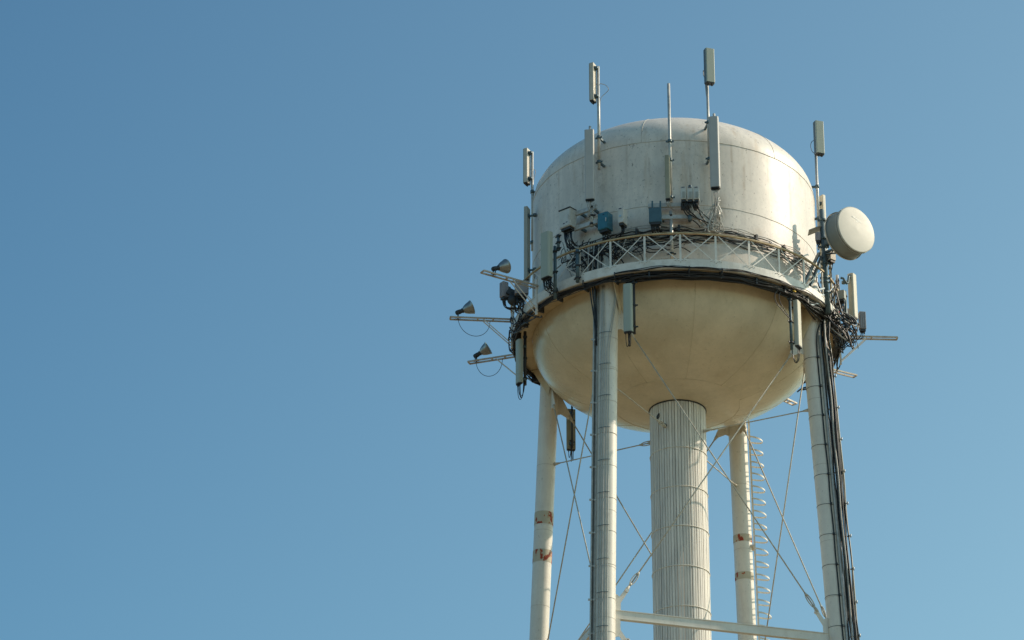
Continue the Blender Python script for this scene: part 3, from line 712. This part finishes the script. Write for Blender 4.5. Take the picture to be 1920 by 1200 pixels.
# ================================================================ DISH with its mast
dm0, dm1 = at(1551, 588, -2.3), at(1542.5, 394, -2.3)
dmx = at(1546.5, 500, -2.3).x
o = thing('dish_mast', V((dmx, dm0.y, dm0.z)), 'thick dark teal mast carrying the white dish at the right of the balcony', 'mast')
g = MB(); g.cyl(V((dmx+.03, dm0.y, dm0.z)), V((dmx-.03, dm0.y, dm1.z)), .082, 20); g.build('pipe', M['teal'], o)
g = MB()
for f in (.10, .28, .36, .52, .66, .70, .80):
    g = MB(); z = dm1.z+(dm0.z-dm1.z)*f; c = V((dmx, dm0.y, z)); g.tube([c-UP*.035, c+UP*.035], .105, 16); g.box(c+V((.12, 0, 0)), (.08, .05, .06)); g.box(c-V((.12, 0, 0)), (.08, .05, .06)); g.build('clamp', M['teal'], o)
for (x0, y0, x1, y1) in ((1536, 474, 1502, 543), (1541, 480, 1519, 536)):
    g = MB(); g.bar(at(x0, y0, -2.3), cy(x1, y1, 5.1), .10, .05); g.build('brace', M['teal'], o)
dphi = R(40); dn, dt = N(dphi), T(dphi); dc = at(1605.3, 430.4, -3.2)
o = thing('dish_antenna', dc-dn*.55-UP*.76, 'round white drum dish on the dark mast at the right', 'dish')
DR = .745; DL = .52
g = MB(); g.lathe([(DR, 0), (DR, -DL), (DR+.02, -DL-.02)], 72, dc, dt, UP, dn); g.build('drum', M['drum'], o)
g = MB(); g.lathe([(.001, .035), (DR*.5, .026), (DR*.97, .006), (DR+.012, 0), (DR+.012, -.03), (DR+.002, -.03)], 72, dc, dt, UP, dn)
g.build('cover', M['dish'], o)
g = MB()
for (u, v_, l_, an) in ((-.02, .36, .30, -.18), (.10, .30, .22, -.12), (.02, .26, .12, .2), (-.12, .40, .10, .1)):
    d_ = dt*math.cos(an)+UP*math.sin(an); g.box(dc+dt*u+UP*v_+dn*.0285, (l_, .03, .004), d_, dn.cross(d_), dn)
g.build('worn_marking', M['palem'], o, label='faint pale worn marking')
g = MB(); g.tube([dc+(dt*math.cos(a)+UP*math.sin(a))*(DR+.008)-dn*.10 for a in [2*math.pi*k/72 for k in range(72)]], .010, 6, closed=True); g.build('rim_band', M['galv'], o)
g = MB(); q_ = dc-dn*(DL+.3); g.tube(bez(q_, q_-UP*.5+V((-.1, 0, 0)), at(1552, 470, -2.45), at(1549, 500, -2.4), 12), .016, 6); g.build('feed_cable', M['black'], o)
g = MB(); g.lathe([(DR+.05, -DL-.0), (DR+.05, -DL-.05), (DR*.8, -DL-.12), (DR*.4, -DL-.22), (.1, -DL-.25), (.001, -DL-.25)], 72, dc, dt, UP, dn); g.build('reflector', M['dish'], o)
g = MB(); bk = dc-dn*(DL+.25); g.cyl(bk, bk-dn*.14, .14, 20); mastp = V((dmx, dm0.y, bk.z)); g.bar(bk-dn*.05, mastp, .14, .16); g.bar(bk-dn*.05-UP*.3, mastp-UP*.3, .06, .06); g.bar(dc-dn*(DL+.1)-UP*.55, mastp-UP*.35, .04, .04)
g.build('mount', M['teal'], o)

# ================================================================ LAMP ARMS and floodlights
def arm(th, z, tipx, label, r0=RB, light=False, llabel='', lampf=.82, sagc=True, dz=-.85, fixL=None):
    n_, t_ = N(R(th)), T(R(th)); a = pol(r0, th, z)
    L_ = .5
    for k in range(400):
        p = a+n_*L_; d = p-cpos; X = 960+CF*d.dot(c_r)/d.dot(cfwd)
        if abs(X-tipx) < 1.2: break
        L_ += .01
    if fixL: L_ = fixL
    tip = a+n_*L_
    o = thing('lamp_arm', a, label, 'lamp arm', 'lamp arms round the balcony')
    g = MB()
    for s in (-1, 1): g.bar(a+t_*(s*.09), tip+t_*(s*.09), .035, .05)
    for f in (.0, .3, .55, .995): g.bar(a+n_*L_*f-t_*.09, a+n_*L_*f+t_*.09, .05, .03)
    g.build('beam', M['armp'], o)
    for s in (() if fixL else (-1, 1)):
        g = MB(); g.bar(a+n_*(L_*.46)+t_*(s*.08)-UP*.03, a+UP*dz+t_*(s*.08), .025, .025); g.build('brace', M['trim'], o)
    if not fixL:
        g = MB(); g.bar(a+UP*.25, a+UP*(dz-.1), .07, .05, side=n_); g.build('upright', M['trim'], o)
    if light:
        b = a+n_*(L_*lampf); l = thing('floodlight', b, llabel, 'floodlight', 'floodlights aimed at the tank')
        c = b+UP*.21; aim = (V((0, 0, 3.4+z))-c).normalized()
        x = aim.cross(UP).normalized(); y = x.cross(aim)
        g = MB()
        for s in (-1, 1): g.bar(b+x*(s*.06)+UP*.02, c+x*(s*.06), .02, .035)
        g.box(b+UP*.035, (.18, .1, .02), n_, t_, UP)
        g.build('yoke', M['dark'], l)
        g = MB(); g.lathe([(.001, -.09), (.055, -.08), (.075, -.04), (.075, .06), (.065, .12), (.085, .16)], 20, c, x, y, aim); g.build('lamp_housing', M['dark'], l)
        g = MB(); pr = [(a*.93, q*.86+.02) for a, q in [(.06, .13), (.075, .18), (.115, .22), (.15, .28), (.185, .36), (.215, .46), (.235, .52), (.243, .52), (.243, .535), (.23, .53), (.18, .37), (.11, .24), (.05, .17)]]
        g.lathe(pr, 40, c, x, y, aim); g.build('reflector', M['lamp'], l)
        g = MB(); g.lathe([(.001, .445), (.208, .445)], 32, c, x, y, aim); g.build('glass', M['glass'], l)
        if sagc:
            p0 = b-UP*.02; p1 = a+n_*(L_*.35)-UP*.04; g = MB(); g.tube(bez(p0, p0-UP*.75+n_*-.1, p1-UP*.75, p1, 16), .009, 6); g.build('cable', M['black2'], l)
    return o
def zat(px, py, r, th): # height at which the point at angle th appears on row py
    lo, hi = -8, 8
    for _ in range(50):
        mid = (lo+hi)/2; d = pol(r, th, mid)-cpos; Y_ = 600-CF*d.dot(c_u)/d.dot(cfwd)
        if Y_ > py: lo = mid
        else: hi = mid
    return lo
arm(-55, zat(0, 538, RB, -55), 903, 'upper left lamp arm, sloping up to the left in view', light=True, llabel='floodlight on the upper left arm', lampf=.78, sagc=False)
arm(-82, zat(0, 601, RB, -82), 843, 'longest looking lamp arm, level, at the middle left', light=True, llabel='floodlight on the middle left arm, leftmost of the three', lampf=.87)
arm(-107, zat(0, 665, RB, -107), 878, 'lowest left lamp arm, sloping down to the left in view', light=True, llabel='floodlight on the lowest left arm', lampf=.86)
arm(96, zat(0, 632, RB, 96), 1683, 'bare lamp arm pointing right beyond the cable tangle, with no lamp')
arm(122, zat(0, 686, RB, 122), 1605, 'short bare arm poking out behind the right leg')
arm(139, zat(0, 747, RB, 139), 0, 'bare lamp arm stub at the back, below the right end of the bowl', fixL=.62)

# ================================================================ CABLES
def bundle(name, label, cat='cables', loc=None, group='cable runs on the tower'):
    return thing(name, loc, label, cat, group)
def ringcable(o, r, z, a0, a1, rad, m_, wob=.02, wf=1.0, sag=0):
    n_ = max(6, int(abs(a1-a0)/2.5)); pts = []; p1, p2, p3 = [random.uniform(0, 6.28) for _ in range(3)]
    for i in range(n_+1):
        f = i/n_; a = a0+(a1-a0)*f
        zz = z+wob*(math.sin(a*.21*wf+p1)+.6*math.sin(a*.47*wf+p2))-sag*abs(math.sin(a*math.pi/12))
        rr_ = r+wob*.6*math.sin(a*.33*wf+p3); pts.append(pol(rr_, a, zz))
    g = MB(); g.tube(smooth_path(pts, 2), rad, 6); return g.build('cable', M[m_], o)
o = bundle('cable_bundle', 'thick black cable bundle slung under the edge of the balcony', loc=pol(5.0, 0, -.2))
for k in range(14): ringcable(o, 4.95+.05*(k % 3), -.09-.05*(k//3), -18+random.uniform(-3, 3), 100, random.choice((.022, .028, .034)), 'black', .018)
for k in range(6): ringcable(o, 5.02+.045*(k % 3), -.10-.05*(k//3), -150, -14+random.uniform(-4, 4), random.choice((.02, .026)), 'black', .022)
for k in range(3): ringcable(o, 5.1, -.16-.03*k, -125, 95, .010, 'black2', .03, 1.3, sag=.05)
for k in range(3): ringcable(o, 5.2, .0-.02*k, -20, 85, .011, 'black', .025, 1.0)
g = MB()
for th in range(-140, 120, 12):
    g = MB(); a = th+random.uniform(-1, 1); g.box(pol(5.0, a, -.14), (.05, .22, .27), T(R(a)), N(R(a)), UP)
    if random.random() < .6: g.tube([pol(5.18, a, .02), pol(5.2, a, -.12), pol(5.08, a, -.24)], .02, 6)
    g.build('hanger', M['dark'], o)
# cables on the tank wall behind and above the railing
o = bundle('cable_bundle', 'black cables lying along the tank wall just above the handrail', loc=pol(4.6, 0, 1.4))
for k in range(9): ringcable(o, 4.56+.03*(k % 4), 1.22+.045*k+random.uniform(-.04, .04), random.uniform(-42, -24), random.choice((40, 62, 72)), random.choice((.012, .016, .022)), random.choice(('black', 'black', 'black2')), .045, random.uniform(.8, 1.8))
for k in range(6): ringcable(o, 4.70+.04*(k % 3), .85+.06*k+random.uniform(-.05, .05), -44, random.uniform(-8, 14), .016, 'black', .06, random.uniform(1, 2))
o = bundle('cable_bundle', 'grey cables looping along the tank wall towards the right', loc=pol(4.6, 20, 1.5))
for k in range(7): ringcable(o, 4.58+.03*(k % 3), 1.42+.05*k, random.choice((-28, -20, -8)), random.choice((28, 64, 74)), .011, 'grey', .04, random.uniform(.8, 1.6))
g = MB()
for a in (-14, 2, 17, 33, 47, 58): g = MB(); g.box(pol(4.60, a, 1.58), (.07, .14, .22), T(R(a)), N(R(a)), UP); g.build('clip', M['dark'], o)
# tangles behind the railing at left
o = bundle('cable_tangle', 'dark tangle of cables behind the railing at the left, beside the front leg top', loc=cy(1110, 470, 4.7))
for k in range(48):
    x0 = random.uniform(1052, 1190); y0 = random.uniform(438, 470)+(1180-x0)*.12
    x1 = x0+random.uniform(-30, 40); y1 = random.uniform(470, 520)+(1120-x1)*.12
    a, b = cy(x0, y0, random.uniform(4.62, 4.9)), cy(x1, y1, random.uniform(4.62, 4.95))
    g = MB(); g.tube(bez(a, a-UP*random.uniform(.1, .6)+jit(.25), b+UP*random.uniform(0, .4)+jit(.3), b, 14), random.choice((.011, .014, .02)), 6); g.build('cable', M[random.choice(('black', 'black', 'black2', 'grey'))], o)
for k in range(8):                       # straight vertical drops beside the leg top
    x0 = 1104+3.2*k; a, b = cy(x0, 455, 4.82), cy(x0+random.uniform(-3, 3), 525, 4.86)
    g = MB(); g.tube(bez(a, a-UP*.3+jit(.06), b+UP*.3+jit(.06), b, 8), .02, 6); g.build('cable', M['black' if k % 3 else 'conduit'], o)
# light tangle under the right long antenna
o = bundle('cable_tangle', 'loose loops of grey cable hanging below the long right panel antenna', loc=cy(1345, 420, 4.85))
for k in range(14):
    x0 = random.uniform(1338, 1352); a = cy(x0, random.uniform(368, 385), 5.0); x1 = random.uniform(1318, 1360); b = cy(x1, random.uniform(395, 434), 4.9)
    x2 = random.uniform(1310, 1362); c = cy(x2, random.uniform(425, 442), 4.8)
    g = MB(); g.tube(smooth_path([a, (a+b)/2+jit(.1), b, (b+c)/2+jit(.08), c]), .014, 6); g.build('cable', M[random.choice(('grey', 'grey', 'cabw'))], o)
g = MB(); c = cy(1347.5, 402, 4.95); g.cyl(c-UP*.12, c+UP*.12, .05, 12); g.build('splice_canister', M['galv'], o)
for k in range(3):
    c = cy(1336+4*k, 425, 4.85); g = MB(); g.tube([c+(T(R(15))*math.cos(a)+UP*math.sin(a))*(.16+.02*k) for a in [6.283*q/24 for q in range(24)]], .010, 6, closed=True); g.build('cable', M['grey'], o)
o = bundle('cable_tangle', 'black cables tangled round the balcony rim at its left end, below the two lilac radios', loc=pol(5.2, -72, .1))
for k in range(20):
    th0, th1 = random.uniform(-86, -58), random.uniform(-86, -52); a, b = pol(5.22, th0, random.uniform(-.1, .5)), pol(5.15, th1, random.uniform(-.6, .1))
    g = MB(); g.tube(bez(a, a-UP*random.uniform(.1, .5)+jit(.2), b+UP*random.uniform(-.2, .3)+jit(.25), b, 12), random.choice((.012, .016, .022)), 6); g.build('cable', M[random.choice(('black', 'black', 'black2'))], o)
o = bundle('cable_tangle', 'black cables looping beneath the large grey green left antenna', loc=pol(5.5, -47, .3))
for k in range(10):
    a, b = at(random.uniform(1018, 1034), 524, -4.0), at(random.uniform(1030, 1048), random.uniform(545, 562), -3.8)
    g = MB(); g.tube(bez(a, a-UP*random.uniform(.2, .6)+jit(.2), b+UP*random.uniform(-.1, .5)+V((random.uniform(0, .3), 0, 0)), b, 12), random.choice((.012, .016)), 6); g.build('cable', M['black'], o)
# right-hand tangle
o = bundle('cable_tangle', 'dense tangle of black and pale cables at the balcony\'s right end below the dish', loc=pol(5.2, 72, .2))
def rpt(x, y): return at(x, y, random.uniform(-2.2, -.8))
for k in range(46):
    x0 = random.uniform(1524, 1572); y0 = random.uniform(520, 590); x1 = random.uniform(1545, 1612); y1 = random.uniform(600, 655)
    a, b = rpt(x0, y0), rpt(x1, y1)
    g = MB(); g.tube(bez(a, a-UP*random.uniform(.3, .9)+jit(.12), b+UP*random.uniform(.1, .6)+jit(.2), b, 14), random.choice((.012, .018, .024)), 6); g.build('cable', M[random.choice(('black', 'black', 'black', 'black', 'black2', 'grey'))], o)
for k in range(22):
    x0 = random.uniform(1470, 1510); y0 = 535+(x0-1470)*.5+random.uniform(-4, 6); x1 = random.uniform(1530, 1560); y1 = random.uniform(575, 605)
    a, b = cy(x0, y0, 5.12), at(x1, y1, -2.0)
    g = MB(); g.tube(bez(a, a.lerp(b, .3)+jit(.06), a.lerp(b, .7)+jit(.06)-UP*.05, b, 10), random.choice((.012, .02, .026)), 6); g.build('cable', M[random.choice(('black', 'black', 'grey', 'black2'))], o)
for k in range(14):
    a, b = at(random.uniform(1570, 1612), random.uniform(600, 625), -1.0), at(random.uniform(1560, 1600), random.uniform(635, 655), -1.0)
    g = MB(); g.tube(bez(a, a-UP*.4+jit(.15), b+jit(.15)-UP*.2, b, 12), .016, 6); g.build('cable', M['black'], o)
for y0 in (540, 552, 566):
    g = MB(); g.bar(at(1549, y0, -2.3), cy(1520, y0+6, 5.05), .05, .05); g.build('bracket', M['teal'], o)
g = MB(); g.cyl(at(1572, 583, -1.05), at(1571.5, 592, -1.05), .03, 8); g.build('tape_band', M['red'], o)
g = MB(); g.cyl(cy(1487, 545, 5.16), cy(1492, 547, 5.16), .022, 8); g.build('tape_band', M['yellow'], o)
# small cables running from the right tangle along the back rim
o = bundle('cable_bundle', 'black cables bunched on the balcony rim behind the right leg', loc=pol(5.2, 100, -.1))
for k in range(8): ringcable(o, 5.1+.04*(k % 3), -.05-.06*(k//2), 78, 128+random.uniform(-6, 6), .024, 'black', .05, 2)
ringcable(o, 5.1, -.1, 120, 150, .012, 'black', .02)
for k in range(10):
    th = random.uniform(82, 112); p = pol(5.22, th, -.05); q = pol(5.2, th+random.uniform(2, 9), -.5)
    g = MB(); g.tube(bez(p, p-UP*.3+jit(.2), q+UP*.1+jit(.2), q, 10), .02, 6); g.build('cable', M['black'], o)

# conduits on the front leg: five grey pipes on its face, dark cables down its left side
def along(i, z, dth, rad):               # point on the leg surface; dth measured from the side facing the viewer
    c = lp(i, z); a = R(dth); return c+V((math.sin(a), -math.cos(a), 0))*rad
o = thing('conduit_run', along(0, -Z0, -5, LR), 'five thin grey conduits clamped down the face of the front leg', 'conduits', 'cable runs on the tower')
for k in range(5):
    dth = -40+12.5*k; top = (-34 if k < 3 else 46)+(k % 3)*6
    pts = [along(0, -.15, top, LR+.03), along(0, -.8, top*.8+dth*.2, LR+.035), along(0, -1.7, dth+(top-dth)*.25, LR+.03), along(0, -2.3, dth, LR+.028)]
    pts = smooth_path(pts, 5)+[along(0, z, dth, LR+.028) for z in (-6, -10, -15, -25, -Z0)]
    g = MB(); g.tube(pts, .0125, 8); g.build('conduit', M['conduit'], o)
g = MB()
for k in range(26):
    z = -1.75-1.06*k
    g = MB(); g.tube([along(0, z, a, LR+.052) for a in range(-48, 20, 6)], .009, 5); g.build('clamp', M['teal'], o)
g = MB()
for k in range(26):
    z = -1.9-1.06*k; g = MB(); g.tube([along(0, z, a, LR+.004) for a in range(0, 360, 12)], .006, 5, closed=True); g.build('strap', M['weld'], o)
o = thing('conduit_run', along(0, -Z0, -85, LR+.1), 'dark conduits bunched down the left side of the front leg', 'conduits', 'cable runs on the tower')
for k, (dx, rad, mt_) in enumerate(((.05, .022, 'conduit'), (.115, .016, 'black2'), (.17, .022, 'galv'), (.08, .02, 'conduit'), (.14, .02, 'conduit'))):
    pts = [along(0, z, -74-(4 if k > 2 else 0), LR+dx-.02) + (V((0, .10, 0)) if k > 2 else V()) for z in (-.15, -3, -8, -14, -Z0)]
    g = MB(); g.tube(pts, rad, 10); g.build('conduit', M[mt_], o)
g = MB()
for k in range(26):
    z = -1.9-1.06*k; g = MB(); c = along(0, z, -76, LR+.09); g.box(c, (.25, .05, .05), V((1, .2, 0)).normalized(), V((-.2, 1, 0)).normalized(), UP); g.build('clamp', M['galv'], o)
for k in range(3):
    g = MB(); a, b = pol(4.98, -29-k, -.15), along(0, -1.5-.3*k, -70, LR+.06); g.tube(bez(a, a-UP*.4, b+UP*.7, b, 8), .024, 6); g.build('cable', M['black'], o)
# cables down the right leg
o = thing('cable_run', along(1, -Z0, 60, LR+.2), 'many black cables running down the outer side of the right leg', 'cables', 'cable runs on the tower')
mats_ = ['black', 'black', 'black2', 'grey', 'black', 'radome2', 'black', 'black', 'black2', 'black']
for k in range(18):
    d = .05+.016*k; aa = 66+random.uniform(-20, 8); mt_ = mats_[k % 10]
    st = at(1545+random.uniform(-8, 14), 592+random.uniform(0, 12), -2.0)
    pts = [st, along(1, -1.1, aa, LR+d*.85)+jit(.03)]+[along(1, -1.8-1.3*q, aa+random.uniform(-3, 3), LR+d+random.uniform(-.022, .022)) for q in range(12)]
    pts += [along(1, -25, aa, LR+d), along(1, -Z0, aa, LR+d)]
    g = MB(); g.tube(smooth_path(pts, 4), random.choice((.018, .022, .028)), 6); g.build('cable', M[mt_], o)
g = MB()
for k in range(26):
    z = -2.3-1.06*k; a_, b_ = along(1, z, 66, LR), along(1, z, 66, LR+.38); g = MB(); g.bar(a_, b_, .03, .03); g.tube([b_-UP*.05, b_+UP*.05], .02, 6); g.build('clamp', M['galv'], o)
o = thing('cable_run', along(1, -Z0, 10, LR+.1), 'single black cable strapped down the front of the right leg', 'cables', 'cable runs on the tower')
g = MB(); g.tube(smooth_path([pol(5.0, 66, -.2), along(1, -.8, 30, LR+.06)]+[along(1, -1.6-.95*q, 22+random.uniform(-2, 2), LR+.02) for q in range(16)]+[along(1, -Z0, 22, LR+.02)], 4), .022, 6); g.build('cable', M['black'], o)
g = MB()
for k in range(26):
    z = -1.65-.98*k; g = MB(); g.tube([along(1, z, a, LR+.004) for a in range(0, 360, 12)], .008, 5, closed=True); g.box(along(1, z, 22, LR+.03), (.07, .07, .06)); g.build('strap', M['dark'], o)
g = MB(); g.tube([along(1, -.9, 44, LR+.05)]+[along(1, z, 44, LR+.04) for z in (-3, -8, -14, -Z0)], .045, 10)
tag(g.build('steel_conduit', M['galv']), 'pale steel conduit down the right leg beside the single black cable', 'conduit')
# loops hanging at the right under-balcony antenna
o = bundle('cable_loop', 'two thin black cables arching down from the balcony to the antenna by the right leg', cat='cable', loc=cy(1465, 560, 5.0))
for dx in (0, 9):
    g = MB(); g.tube(smooth_path([cy(1462+dx, 540, 5.05), cy(1453+dx*.9, 552, 5.02), cy(1456+dx*.8, 568, 5.0), cy(1470+dx*.4, 585, 4.98), cy(1481, 600, 4.96), cy(1483, 625, 4.95)]), .014, 6); g.build('cable', M['black'], o)
for q in [q for q in bpy.data.objects if '_o' in q]: del q['_o']
